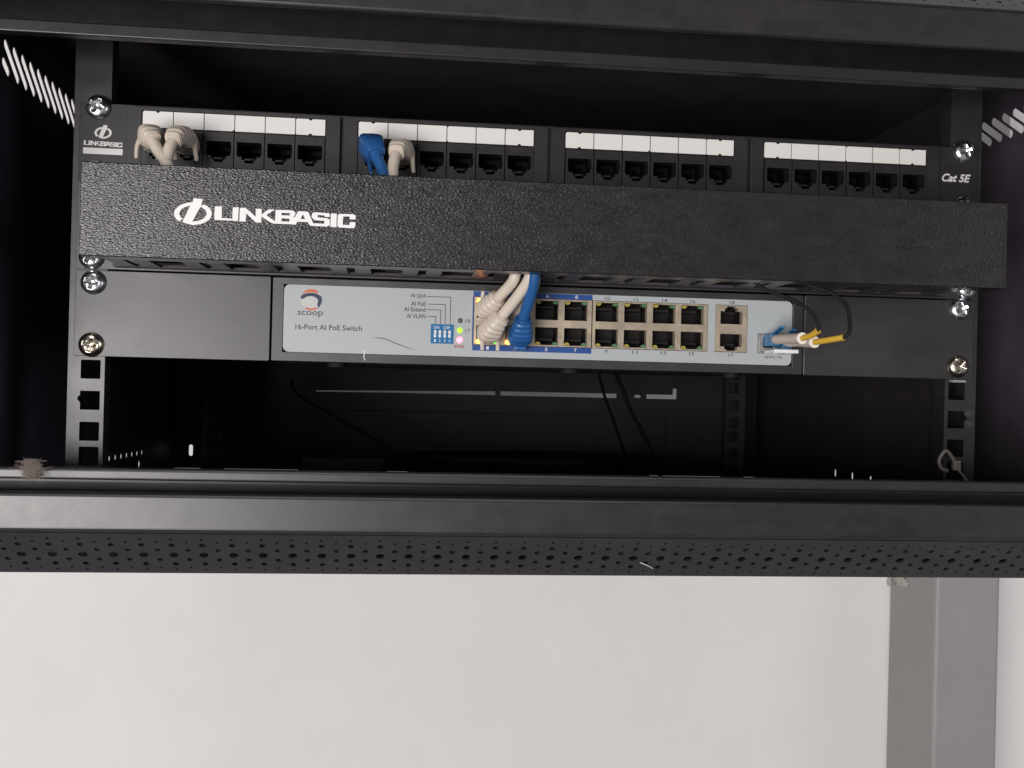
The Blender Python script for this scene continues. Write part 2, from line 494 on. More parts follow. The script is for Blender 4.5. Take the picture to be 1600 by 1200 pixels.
# -- mounting rails
def rail(s, yf, name='mounting_rail', mm=None):
    xa, xb = 226.4, 244.6
    loops = [rect(xa, xb, -116.4, 165.9)]
    for u in range(-2, 4):
        base = -22.225 + 44.45*u
        for dz in (6.35, 22.225, 38.1):
            z = base + dz
            if not (-108 < z < 108): continue
            r = rr(228.4, 238.2, z-4.85, z+4.85, 0.6, 2)
            if abs(z + 44.45) < 1:     # damaged hole with a nick
                r = [(228.4, z-4.85), (238.2, z-4.85), (238.2, z-1.2), (239.7, z+0.6), (239.2, z+2.0), (238.2, z+2.6), (238.2, z+4.85), (228.4, z+4.85)]
            loops.append(r)
    tf = (lambda a, b, c: (s*a, c, b))
    mb = MB().prism(loops, yf, yf+1.6, tf=tf)
    mb.add([], [])
    x0, x1 = sorted((s*244.6, s*243.0)); mb.box(x0, x1, yf+1.6, yf+26, -116.4, 165.9)
    x0, x1 = sorted((s*226.4, s*227.8)); mb.box(x0, x1, yf+1.6, yf+12, -116.4, 165.9)
    return mb.build(name, mm or M['rail'], cab)
rl = rail(-1, 0.0); rrl = rail(1, 0.0)
rail(-1, 400.0, mm=M['inner']); rail(1, 400.0, mm=M['inner'])
# printed unit marks on the rails
text('unit_mark', '6', -243.6, -241.9, 89.7, 92.6, 0, M['greyprint'], rl)
text('unit_mark', '601', 238.7, 243.4, -42.2, -38.9, 0, M['greyprint'], rrl)
text('unit_mark', '790', 238.7, 243.4, -48.6, -45.4, 0, M['greyprint'], rrl)
# cross braces tying rails to the side sheets
for s in (-1, 1):
    for z in (-112, 150):
        x0, x1 = sorted((s*244.8, s*281.8))
        MB().box(x0, x1, 4, 22, z, z+10).build('rail_bracket', M['inner'], cab)

# ================================================================== SCREWS
def screw_mesh(name, m, R=6.3, H=3.4):
    n = 40; mb = MB(); idx = {}
    vs = []; fs = []
    def h(x, z):
        r = math.hypot(x, z)
        y = H * math.sqrt(max(0.0, 1 - (r/R)**2.6)) + 0.5
        ar = 3.7
        for a, b in ((x, z), (z, x)):
            if abs(a) < 1.0 and abs(b) < ar:
                y = min(y, H + 0.5 - 2.0 * (1 - abs(b)/ar) ** 0.6 - 0.4)
        return y
    for i in range(n+1):
        for j in range(n+1):
            u = -1 + 2*i/n; v = -1 + 2*j/n
            x = R * u * math.sqrt(max(0, 1 - v*v/2)); z = R * v * math.sqrt(max(0, 1 - u*u/2))
            vs.append((x, -h(x, z), z))
    for i in range(n):
        for j in range(n):
            a = i*(n+1)+j
            fs.append((a, a+1, a+n+2, a+n+1))
    mb.add(vs, fs, True)
    mb.box(-R*0.68, R*0.68, -0.6, 0.0, -R*0.68, R*0.68)
    me, c = mb.mesh(name, m, centre=(0, 0, 0))
    return me
SCREW = screw_mesh('screw', M['steel']); SCREW_B = screw_mesh('screw', M['brass'])
def washer_mesh():
    mb = MB().prism([circ(0, 0, 7.0, 24)], -0.5, 0)
    return mb.mesh('washer', M['ear'], centre=(0, 0, 0))[0]
def screw(x, y, z, parent, rot, me=None):
    o = place('screw', me or SCREW, (x, y, z), parent)
    o.rotation_euler = (math.radians(random.uniform(-3, 3)), math.radians(rot), math.radians(random.uniform(-3, 3)))
    return o

# ================================================================== BRAND MARK (flat ink shapes)
LOGO=[
[ [(-172.4,50.5),(-168.3,50.3),(-168.9,46.9),(-170.1,45.1),(-172.6,39.9),(-172.0,39.9),(-172.1,38.4),(-174.5,38.6),(-177.1,39.4),(-173.7,47.3),(-172.8,48.5)] ],
[ [(-162.8,47.2),(-159.6,47.3),(-159.6,42.0),(-155.0,41.9),(-154.9,41.0),(-162.8,41.0)] ],
[ [(-154.7,47.1),(-152.0,47.2),(-152.2,40.9),(-154.8,40.9)] ],
[ [(-151.5,47.0),(-148.9,47.1),(-144.3,43.2),(-144.3,46.9),(-141.6,46.9),(-141.7,40.6),(-144.3,40.6),(-148.6,44.6),(-148.8,40.7),(-151.6,40.8)] ],
[ [(-141.5,44.4),(-138.6,46.8),(-135.8,46.8),(-139.5,44.2),(-135.1,41.1),(-135.0,40.3),(-136.8,40.5),(-141.6,43.3)] ],
[ [(-135.3,46.8),(-127.7,46.8),(-126.5,46.2),(-126.3,44.9),(-127.3,43.8),(-126.2,43.6),(-125.7,42.1),(-126.7,40.4),(-135.5,40.4)],[(-132.6,45.5),(-128.8,45.5),(-128.9,44.4),(-132.6,44.4)],[(-132.6,43.0),(-128.9,42.9),(-129.0,41.6),(-132.6,41.5)] ],
[ [(-125.0,46.6),(-120.5,46.5),(-117.5,40.0),(-119.6,40.2),(-120.7,41.7),(-125.4,41.7),(-126.0,40.3),(-127.5,40.3),(-127.1,42.7)],[(-122.8,45.2),(-121.8,43.0),(-124.0,43.1)] ],
[ [(-117.8,46.4),(-111.0,46.2),(-110.5,45.4),(-110.6,44.5),(-112.9,44.5),(-113.3,45.2),(-116.2,45.2),(-116.1,44.1),(-112.0,43.9),(-110.6,43.3),(-110.5,40.7),(-111.7,40.0),(-117.4,40.0),(-118.3,41.1),(-117.3,41.3),(-113.1,41.2),(-113.0,42.6),(-117.4,42.7),(-118.8,43.9),(-118.8,45.7)] ],
[ [(-110.1,46.2),(-107.4,46.1),(-107.4,39.8),(-110.2,39.9)] ],
[ [(-106.9,45.5),(-106.3,46.1),(-99.5,46.2),(-98.7,45.4),(-98.7,43.8),(-101.4,43.8),(-101.4,45.1),(-104.4,45.0),(-104.6,41.1),(-101.5,41.1),(-101.3,42.5),(-98.7,42.6),(-98.8,40.5),(-99.5,39.7),(-106.2,39.8),(-107.0,40.5)] ],
[ [(-172.9,48.6),(-173.8,48.5),(-174.7,48.4),(-175.5,48.2),(-176.3,47.9),(-177.1,47.6),(-177.9,47.2),(-178.5,46.8),(-179.1,46.4),(-179.6,45.9),(-180.1,45.4),(-180.4,44.9),(-180.6,44.3),(-180.8,43.8),(-180.9,43.2),(-180.8,42.7),(-180.7,42.1),(-180.4,41.6),(-180.1,41.1),(-179.7,40.6),(-179.2,40.1),(-178.6,39.7),(-176.9,40.9),(-177.3,41.2),(-177.7,41.5),(-178.0,41.8),(-178.2,42.2),(-178.4,42.6),(-178.5,42.9),(-178.5,43.3),(-178.4,43.7),(-178.3,44.1),(-178.2,44.5),(-177.9,44.9),(-177.6,45.2),(-177.2,45.6),(-176.8,45.9),(-176.3,46.2),(-175.8,46.4),(-175.2,46.6),(-174.7,46.8),(-174.0,47.0),(-173.4,47.1),(-172.7,47.1)] ],
[ [(-172.8,38.3),(-171.7,38.3),(-170.7,38.5),(-169.7,38.7),(-168.7,38.9),(-167.8,39.3),(-167.0,39.7),(-166.2,40.2),(-165.6,40.7),(-165.0,41.2),(-164.6,41.8),(-164.3,42.5),(-164.1,43.1),(-164.0,43.7),(-164.1,44.4),(-164.3,45.0),(-164.6,45.6),(-165.0,46.2),(-165.6,46.7),(-166.2,47.2),(-167.0,47.6),(-167.8,47.9),(-169.1,46.7),(-168.5,46.4),(-168.0,46.1),(-167.5,45.8),(-167.1,45.4),(-166.8,45.0),(-166.6,44.6),(-166.4,44.2),(-166.4,43.7),(-166.4,43.3),(-166.6,42.8),(-166.8,42.4),(-167.1,42.0),(-167.5,41.6),(-168.0,41.2),(-168.5,40.9),(-169.1,40.6),(-169.8,40.3),(-170.5,40.1),(-171.2,40.0),(-171.9,39.9),(-172.7,39.9)] ],
]

LX0, LX1, LZ0, LZ1 = -162.9, -98.7, 39.4, 47.4
def brand(parent, y, m, circle_c=None, circle_h=None, word=None):
    for k, loops in enumerate(LOGO):
        ring = k == 0 or k >= 10
        def f(p):
            x, z = p
            if circle_c is None: return (x, z)
            if ring:
                s = circle_h / 12.2
                return (circle_c[0] + (x + 172.5)*s*0.88, circle_c[1] + (z - 44.3)*s)
            return (word[0] + (x-LX0)/(LX1-LX0)*(word[1]-word[0]), word[2] + (z-LZ0)/(LZ1-LZ0)*(word[3]-word[2]))
        MB().prism([[f(p) for p in l] for l in loops], y-0.06-0.004*k, y).build('emblem' if ring else 'letter', m, parent)

# ================================================================== PATCH PANEL
pp = thing('patch_bay', 'black patch panel with twenty four sockets under white cards, topmost in the rack', 'patch panel', (0, -2, 70))
fp = MB().prism([rr(-241.3, 241.3, 66.9, 107.2, 0.8, 2)] + [rect((i-1.5)*109.1-46.0, (i-1.5)*109.1+46.0, 72, 94.8) for i in range(4)], -2.2, -0.2).build('face_plate', M['plastic'], pp, bevel=0.25)
MB().box(-218, 218, 16, 40, 69, 105).build('circuit_board_housing', M['hole'], pp)
brand(fp, -2.2, M['print'], (-229.6, 92.6), 7.0, (-239.0, -219.9, 85.0, 88.0))
MB().box(-239.2, -219.7, -2.27, -2.2, 81.2, 84.3).build('white_bar', M['print'], fp)
text('lettering', 'Cat 5E', 220.6, 237.4, 87.7, 92.2, -2.2, M['print'], fp, bold=0.3, shear=0.3)
PITCH, LW = 109.1, 92.3
UW = LW/6
JO = [(-6.2, 89.9), (-6.2, 83.4), (-5.6, 82.4), (-3.7, 82.4), (-3.7, 80.9), (-2.5, 80.7), (-1.9, 79.2),
      (2.1, 79.2), (2.7, 80.7), (3.9, 80.9), (3.9, 82.4), (5.7, 82.4), (6.2, 83.6), (6.5, 85.5), (6.4, 87.5), (6.1, 89.9)]
def jack_me():
    mb = MB()
    mb.prism([rect(-7.45, 7.45, 72.0, 94.6), JO], -6.2, -5.0)
    mb.prism([rect(-7.1, 7.1, 72.6, 93.9), JO], -4.99, 2.0)
    mb.box(-2.2, 1.4, -5.4, -4.9, 80.9, 81.6)
    return mb.mesh('jack', M['jack'], centre=(0, 0, 84))[0]
JACK = jack_me()
def socket_me():
    mb = MB()
    mb.prism([rect(-7.3, 7.3, 76.5, 92.5), rect(-6.9, 6.9, 77.5, 91.5)], 2.01, 15)
    mb.box(-7.3, 7.3, 15, 15.5, 76.5, 92.5)
    mb.box(-4.6, 4.6, 4.5, 14.8, 82.7, 84.0)
    return mb.mesh('socket', M['hole'], centre=(0, 0, 84))[0]
SOCKET = socket_me()
WEDGE = MB().add([(-4.2, 2.1, 79.5), (4.2, 2.1, 79.5), (4.2, 13, 88.5), (-4.2, 13, 88.5), (-4.2, 2.1, 78.5), (4.2, 2.1, 78.5), (4.2, 13, 78.5), (-4.2, 13, 78.5)], [(0, 1, 2, 3), (4, 7, 6, 5), (0, 4, 5, 1), (1, 5, 6, 2), (2, 6, 7, 3), (3, 7, 4, 0)]).mesh('contacts', M['contact'], centre=(0, 0, 84))[0]
def card_me(kind):
    w = UW/2 - 0.22
    z0, z1 = 95.6, 103.9
    if kind == 'notch':
        l = [(-w, z0), (-1.0, z0), (-0.5, z0+.8), (0.5, z0+.8), (1.0, z0), (w, z0), (w, z1), (1.0, z1), (0.5, z1-.7), (-0.5, z1-.7), (-1.0, z1), (-w, z1)]
        if True: l = [(-w, z0+.5), (-w+.5, z0)] + l[1:-1] + [(-w+.6, z1), (-w, z1-.6)]
    elif kind == 'cut_r': l = [(-w, z0), (w-1.1, z0), (w, z0+.9), (w, z1), (-w, z1)]
    elif kind == 'cut_l': l = [(-w, z0+.9), (-w+.8, z0), (w, z0), (w, z1), (-w+.9, z1), (-w, z1-.6)]
    else: l = rect(-w, w, z0, z1)
    return MB().prism([l], -4.75, -4.2).mesh('label_card', M['card'], centre=(0, -4.5, 99.75))[0]
CARDS = {k: card_me(k) for k in ('notch', 'cut_r', 'cut_l', 'plain')}
pattern = [['notch', 'plain', 'cut_r', 'plain', 'plain', 'notch'],
           ['notch', 'plain', 'plain', 'cut_l', 'plain', 'notch'],
           ['notch', 'plain', 'cut_r', 'plain', 'plain', 'notch'],
           ['notch', 'plain', 'plain', 'cut_l', 'plain', 'notch']]
PORTX = []
for i in range(4):
    cx = (i - 1.5)*PITCH
    loops = [rr(cx - 53.6, cx + 53.7, 68.2, 106.0, 0.6, 2), rect(cx-LW/2-0.1, cx+LW/2+0.1, 71.5, 95.1), rr(cx-LW/2-0.3, cx+LW/2+0.3, 95.35, 104.15, .5, 2)]
    pm = MB().prism(loops, -5.2, -2.2).build('port_block', M['plastic'], pp, bevel=0.3)
    MB().box(cx-LW/2-.2, cx+LW/2+.2, -4.1, -2.3, 95.4, 104.1).build('card_backing', M['hole'], pm)
    for k in range(6):
        x = cx - LW/2 + UW*(k + .5)
        PORTX.append(x)
        place('jack', JACK, (x, 0, 84), pm)
        place('socket', SOCKET, (x, 0, 84), pm)
        place('contacts', WEDGE, (x, 0, 84), pm)
        place('label_card', CARDS[pattern[i][k]], (x, -4.5 - random.uniform(0, .05), 99.75), pm)
screw(-232.3, -2.2, 105.0, pp, 28); screw(232.6, -2.2, 104.6, pp, -18)
screw(-232.8, -2.2, 71.6, pp, 10); screw(232.5, -2.2, 73.6, pp, 40)

# ================================================================== CABLE MANAGER
cmn = thing('cable_manager', 'black cable manager with wrinkle finished cover and white brand lettering, between patch panel and switch', 'cable manager', (0, -2, 23))
MB().prism([rect(-241.3, 241.3, 22.7, 66.5), rect(-205, -185, 27, 62), rect(185, 205, 27, 62)], -2.0, -0.2).build('back_plate', M['ear'], cmn, bevel=0.2)
# slotted duct floor and roof: rear and front bands, and pairs of fingers
for z0, nm in ((23.6, 'duct_floor'), (63.4, 'duct_roof')):
    mb = MB()
    mb.box(-221, 221, -11, -2.1, z0, z0+1.4)
    mb.box(-221, 221, -62.6, -57, z0, z0+1.4)
    b = mb.build(nm, M['inner'], cmn)
    k = 0
    x = -217.0
    while x < 212:
        for dx in (0, 11.8):
            if x + dx + 7.8 < 221:
                MB().box(x+dx, x+dx+7.8, -57, -11, z0+0.05, z0+1.35).build('finger', M['ear'], b)
        x += 35.2
# cover: front sheet with returns
cov_prof = [(-65.5, 22.9), (-65.5, 64.8), (-65.1, 65.3), (-52, 65.4), (-52, 64.8+.0), (-64.2, 64.3), (-64.2, 23.4), (-52, 23.35), (-52, 22.55), (-65.1, 22.5)]
cov = MB().alongx(cov_prof, -222.4, 222.6).build('cover', M['cover'], cmn, bevel=0.25)
brand(cov, -65.62, M['print'])
screw(-233.6, -2.2, 28.6, cmn, 35); screw(236.5, -2.2, 28.8, cmn, 5)
screw(-232.6, -2.2, 60.3, cmn, 0); screw(232.6, -2.2, 60.3, cmn, 0)

# ================================================================== SWITCH
sw = thing('network_switch', 'sixteen port network switch with grey front sticker and lit lamps, lowest unit of the rack', 'network switch', (0, -2, -21.5))
body = MB()
body.box(-142.4, 142.4, 17, 180, -21.4, 21.4)
body.prism([rect(-142.4, 142.4, -21.4, 21.4), rect(-141.4, 141.4, -20.4, 20.4)], -0.8, 17)
body.prism([rr(-142.6, 142.6, -21.6, 21.6, 0.6, 2), rect(-137, 137, -17, 18.2)], -2.2, -0.8)
body.build('case', M['ear'], sw, bevel=0.3)
for s in (-1, 1):
    x0, x1 = sorted((s*143.6, s*241.3))
    mb = MB().prism([rr(x0, x1, -21.9, 21.9, 0.8, 2)], -2.2, -0.3)
    xa, xb = sorted((s*143.6, s*145.4)); mb.box(xa, xb, -0.3, 60, -21.0, 21.0)
    e = mb.build('ear_bracket', M['ear'], sw, bevel=0.3)
    for k, z in enumerate((15.9, -15.9)):
        if s < 0: screw(-232.4 - .3*k, -2.2, z-.2, sw, (15, 12)[k], (SCREW, SCREW_B)[k])
        else: screw(232.6 - .3*k, -2.2, z+1.0, sw, (-25, -60)[k], (SCREW, SCREW_B)[k])
MB().box(230.5, 237.5, -1.9, -0.4, -23.6, -22.3).build('rack_nut_edge', M['steel'], sw)
YP = -3.0
Z0, Z1 = -16.9, 18.1
B1 = (-37.7, 25.3); B2 = (25.9, 89.0); B3 = (93.4, 111.1)
PZ0, PZ1 = -10.3, 14.9
sfp_r = (117.1, 134.0, -10.7, 0.2)
holes = [rect(B1[0]-.2, B2[1]+.2, PZ0-.3, PZ1+.2), rect(B3[0]-.2, B3[1]+.2, PZ0-.3, PZ1+.2), rect(*sfp_r),
         rect(-60.3, -48.3, -10.4, -0.2), circ(-45.0, 2.0, 1.35, 14), circ(-45.1, -3.1, 1.5, 14), circ(-45.1, -8.1, 1.75, 16)]
# recess behind those openings must be visible: the sticker sits on a frame
st = MB().prism([rr(-136.7, 136.2, Z0, Z1, 3.0, 5)] + holes, YP, -0.9).build('front_sticker', M['plate'], sw)
# blue zone
MB().box(-38.3, 25.5, YP-.06, YP, PZ1+.22, 17.9).build('blue_band', M['blue'], st)
MB().box(-38.3, 25.5, YP-.06, YP, -13.5, PZ0-.32).build('blue_band', M['blue'], st)
MB().box(-38.6, -37.95, YP-.06, YP, PZ0-.3, PZ1+.2).build('blue_band', M['blue'], st)
# company emblem on the sticker: orange cap, navy swoosh, pale ball, orange foot
def ell(cx, cz, rx, rz, a0, a1, n=14):
    return [(cx + rx*math.cos(math.radians(a0+(a1-a0)*k/n)), cz + rz*math.sin(math.radians(a0+(a1-a0)*k/n))) for k in range(n+1)]
cx, cz, r = -122.8, 10.5, 5.5
MB().prism([ell(cx, cz, r*.98, r*.98, 0, 360, 30)[:-1]], YP-.05, YP).build('emblem_ball', M['pearl'], st)
MB().prism([ell(cx, cz, r, r, 162, 48, 16) + ell(cx-.2, cz+1.4, r*.92, 2.5, 50, 168, 14)], YP-.10, YP-.051).build('emblem_cap', M['orange'], st)
MB().prism([ell(cx-.1, cz+.7, r*.98, 2.9, 172, 25, 14) + ell(cx, cz, r, r, 20, -48, 12) + [(cx+3.2, cz-2.6)] + ell(cx-.3, cz-1.1, 4.1, 2.9, 20, 150, 12) + [(cx-5.2, cz+.2)]], YP-.16, YP-.101).build('emblem_swoosh', M['navy'], st)
MB().prism([ell(cx, cz, r, r, 236, 308, 12) + ell(cx, cz+.1, r*.84, r*.84, 304, 240, 10)], YP-.10, YP-.051).build('emblem_foot', M['orange'], st)
text('lettering', 'scoop', -129.6, -116.6, 1.3, 4.6, YP, M['dark'], st, bold=0.05)
text('lettering', '16-Port AI PoE Switch', -130.5, -96.3, -5.1, -2.3, YP, M['dark'], st, bold=.12)
for s_, w, zc in (('AI QoS', 8.0, 14.3), ('AI PoE', 7.6, 10.2), ('AI Extend', 11.3, 7.2), ('AI VLAN', 9.8, 3.7)):
    text('lettering', s_, -63.4-w, -63.4, zc-1.15, zc+1.15, YP, M['dark'], st, bold=.12)
for zc, xr in ((14.2, -50.3), (10.2, -53.0), (7.25, -55.4), (3.7, -57.9)):
    w = .17
    MB().prism([[(-62.7, zc-w), (xr-w, zc-w), (xr-w, -0.1), (xr+w, -0.1), (xr+w, zc+w), (-62.7, zc+w)]], YP-.05, YP).build('guide_line', M['dark'], st)
text('lettering', '18', -42.2, -39.7, 1.0, 2.9, YP, M['dark'], st)
text('lettering', '17', -42.2, -39.7, -4.2, -2.3, YP, M['dark'], st)
text('lettering', 'PWR', -47.6, -42.6, -12.6, -10.9, YP, M['red'], st, bold=0.1)
text('lettering', 'SFP(19)', 121.0, 131.0, -13.9, -11.9, YP, M['dark'], st)
COLX = [-30.2, -14.5, 1.15, 16.8]; COLX2 = [33.6, 49.25, 64.9, 80.5]
for i, x in enumerate(COLX):
    text('port_number', str(2*i+2), x-.7, x+.7, 15.6, 17.4, YP-.06, M['print'], st, bold=.02)
    text('port_number', str(2*i+1), x-.7, x+.7, -12.8, -11.0, YP-.06, M['print'], st, bold=.02)
for i, x in enumerate(COLX2):
    text('port_number', str(2*i+10), x-1.4, x+1.4, 15.4, 17.2, YP, M['dark'], st, bold=.05)
    n_ = str(2*i+9); w = .75 if len(n_) == 1 else 1.4
    text('port_number', n_, x-w, x+w, -12.9, -11.1, YP, M['dark'], st, bold=.05)
text('port_number', '18', 100.9, 103.6, 15.5, 17.3, YP, M['dark'], st, bold=.05)
text('port_number', '17', 100.9, 103.6, -13.1, -11.3, YP, M['dark'], st, bold=.05)
# scratches on the sticker and case
MB().prism([[(-91.6, -8.1), (-84.7, -8.3), (-77, -11.2), (-73, -12.7), (-66.2, -14.7), (-73.1, -13.1), (-77.4, -11.6), (-84.8, -8.8), (-88, -8.6)]], YP-.03, YP).build('scratch', M['greyprint'], st, label='long thin grey scratch across the sticker')
MB().prism([[(-95.4, -14.9), (-94.9, -16.5), (-95.2, -18.4), (-94.4, -20.3), (-94.0, -20.2), (-94.7, -18.4), (-94.4, -16.5), (-95.0, -14.8)]], YP-.10, YP-.04).build('scratch', M['print'], st, label='short pale scratch at the lower edge')

# port blocks: plated shells with real openings
def port_loop(x, up, led):
    if led:
        return rect(x-6.2, x+6.2, 3.9, 14.1) if up else rect(x-6.2, x+6.2, -9.5, -0.1)
    if up: return [(x-6.1, 4.7), (x+6.1, 4.7), (x+6.1, 11.7), (x+3.7, 11.7), (x+3.7, 13.2), (x+2.5, 13.4), (x+2.5, 14.4), (x-2.5, 14.4), (x-2.5, 13.4), (x-3.7, 13.2), (x-3.7, 11.7), (x-6.1, 11.7)]
    return [(x-6.1, -0.6), (x-6.1, -7.5), (x-3.7, -7.5), (x-3.5, -9.0), (x-2.4, -9.2), (x-2.4, -9.8), (x+2.4, -9.8), (x+2.4, -9.2), (x+3.5, -9.0), (x+3.7, -7.5), (x+6.1, -7.5), (x+6.1, -0.6)]
def cavity_me(up):
    s = 1 if up else -1
    mb = MB()
    mb.box(-6.15, 6.15, 14, 14.6, -5.2, 5.2)
    mb.box(-6.4, -6.21, -1.0, 14, -5.4, 5.4); mb.box(6.21, 6.4, -1.0, 14, -5.4, 5.4)
    mb.box(-6.2, 6.2, 2.1, 14, 5.21, 5.4); mb.box(-6.2, 6.2, 2.1, 14, -5.4, -5.21)
    mb.box(-4.8, 4.2, 4.5, 13.9, s*1.8-.4, s*1.8+.9)
    return mb.mesh('port', M['contact'], centre=(0, 0, 0))[0]
CAV = {u: cavity_me(u) for u in (True, False)}
SPR = MB().add([(-.5, -3.25, -1.6), (.5, -3.05, -1.6), (.7, -3.3, -.2), (.5, -3.05, 1.5), (-.5, -3.25, 1.4), (-.7, -3.35, .1)], [(0, 1, 2, 3, 4, 5)]).mesh('spring_tab', M['shield'], centre=(0, 0, 0))[0]
def led_mesh(m):
    mb = MB()
    mb.prism([[(-1.5, -.7), (1.5, -.7), (1.2, .2), (.5, .75), (-.5, .75), (-1.2, .2)]], -.5, 3.0)
    return mb.mesh('port_lamp', m, centre=(0, 0, 0))[0]
def lit_mesh(m):
    mb = MB()
    vs = []; n = 14; rings = 5
    for j in range(rings):
        a = math.radians(88*j/(rings-1))
        for k in range(n):
            t = 2*math.pi*k/n
            vs.append((1.5*math.cos(a)*math.cos(t), -.6 - 1.2*math.sin(a), 1.25*math.cos(a)*math.sin(t)))
    mb.add(vs, [(j*n+k, j*n+(k+1) % n, (j+1)*n+(k+1) % n, (j+1)*n+k) for j in range(rings-1) for k in range(n)], True)
    mb.prism([[(1.5*math.cos(2*math.pi*k/n), 1.25*math.sin(2*math.pi*k/n)) for k in range(n)]], -.6, 2)
    return mb.mesh('port_lamp', m, centre=(0, 0, 0))[0]
LED = {k: (lit_mesh if k[0] == 'e' else led_mesh)(M[k]) for k in ('ledg', 'ledy', 'e_amber', 'e_green', 'e_lime')}
def block(x0, x1, cols, first, leds=True):
    loops = [rect(x0, x1, PZ0, PZ1)]
    for x in cols: loops += [port_loop(x, True, leds), port_loop(x, False, leds)]
    b = MB().prism(loops, -2.6, 2.0).build('port_shell', M['shield'], sw, bevel=0.0)
    for i, x in enumerate(cols):
        for up in (True, False):
            num = first + 2*i + (1 if up else 0)
            place('port', CAV[up], (x, 0, 9.0 if up else -4.8), b)
            zc = 8.0 if up else -4.2
            place('spring_tab', SPR, (x+6.9, 0, zc), b)
            if leds:
                zl = 13.1 if up else -8.6
                lit = {2: ('e_amber', None), 1: ('e_amber', 'e_green'), 3: ('e_amber', 'e_lime')}.get(num, (None, None))
                for sx, dflt, on in ((-1, 'ledy', lit[0]), (1, 'ledg', lit[1])):
                    k = on or dflt
                    o = place('port_lamp', LED[k], (x + sx*4.6, -2.2, zl), b)
                    if up: o.rotation_euler = (0, math.pi, 0)
                    if on: o['label'] = 'lit %s lamp' % ('green' if k != 'e_amber' else 'amber')
                    zz = (14.12, 14.7) if up else (-10.25, -9.55)
                    MB().box(*sorted((x+sx*6.2, x+sx*2.5)), -3.4, -2.0, *zz).build('shield_edge', M['shield'], b)
    return b
block(B1[0], B1[1], COLX, 1)
block(B2[0], B2[1], COLX2, 9)
block(B3[0], B3[1], [102.25], 17, leds=False)
# sfp cage
cg = MB()
cg.prism([rect(117.3, 133.8, -10.5, 0.0), rect(118.2, 132.9, -9.7, -0.8)], -3.6, 30)
cg.build('module_cage', M['cage'], sw)
# dip switch
dp = MB().prism([rect(-60.2, -48.4, -10.3, -0.3)] + [rect(x-.72, x+.72, -7.3, -3.3) for x in (-58.1, -55.6, -53.0, -50.5)], -3.3, -1.5).build('dip_switch', M['dip'], sw)
MB().box(-60.1, -48.5, -1.6, -1.2, -10.2, -0.4).build('switch_base', M['hole'], dp)
for x in (-58.1, -55.6, -53.0, -50.5):
    MB().box(x-.66, x+.66, -3.7, -1.7, -7.2, -5.4).build('lever', M['lever'], dp, bevel=.12)
    MB().box(x-.66, x+.66, -3.1, -1.7, -5.2, -3.4).build('lever_step', M['print'], dp)
text('lettering', 'ON', -58.9, -56.0, -2.7, -1.2, -3.3, M['print'], dp)
text('lettering', 'DIP', -53.6, -50.4, -2.7, -1.2, -3.3, M['print'], dp)
for x, c in zip((-58.1, -55.6, -53.0, -50.5), '1234'):
    text('lettering', c, x-.42, x+.42, -9.6, -8.1, -3.3, M['print'], dp)
# status lamps
def lamp(x, z, r, m, lb):
    mb = MB()
    vs = []; n = 16; rings = 5
    for j in range(rings):
        a = math.radians(90*j/(rings-1))
        for k in range(n):
            t = 2*math.pi*k/n
            vs.append((x + r*math.cos(a)*math.cos(t), -2.4 - r*.75*math.sin(a), z + r*math.cos(a)*math.sin(t)))
    fs = [(j*n+k, j*n+(k+1) % n, (j+1)*n+(k+1) % n, (j+1)*n+k) for j in range(rings-1) for k in range(n)]
    mb.add(vs, fs, True)
    mb.prism([circ(x, z, r, n)], -2.4, -1.2)
    mb.build('status_lamp', m, sw, label=lb)
lamp(-45.0, 2.0, 1.25, M['ledoff'], 'unlit grey lamp beside number 18')
lamp(-45.1, -3.1, 1.4, M['e_lime'], 'lit green lamp beside number 17')
lamp(-45.1, -8.1, 1.65, M['e_red'], 'glowing pink power lamp')
for x in (-110, 18, 110):
    MB().prism([circ(x, 20, 5, 18)], -24.0, -21.5, tf=lambda a, b, c: (a, b, c)).build('rubber_foot', M['cord'], sw)

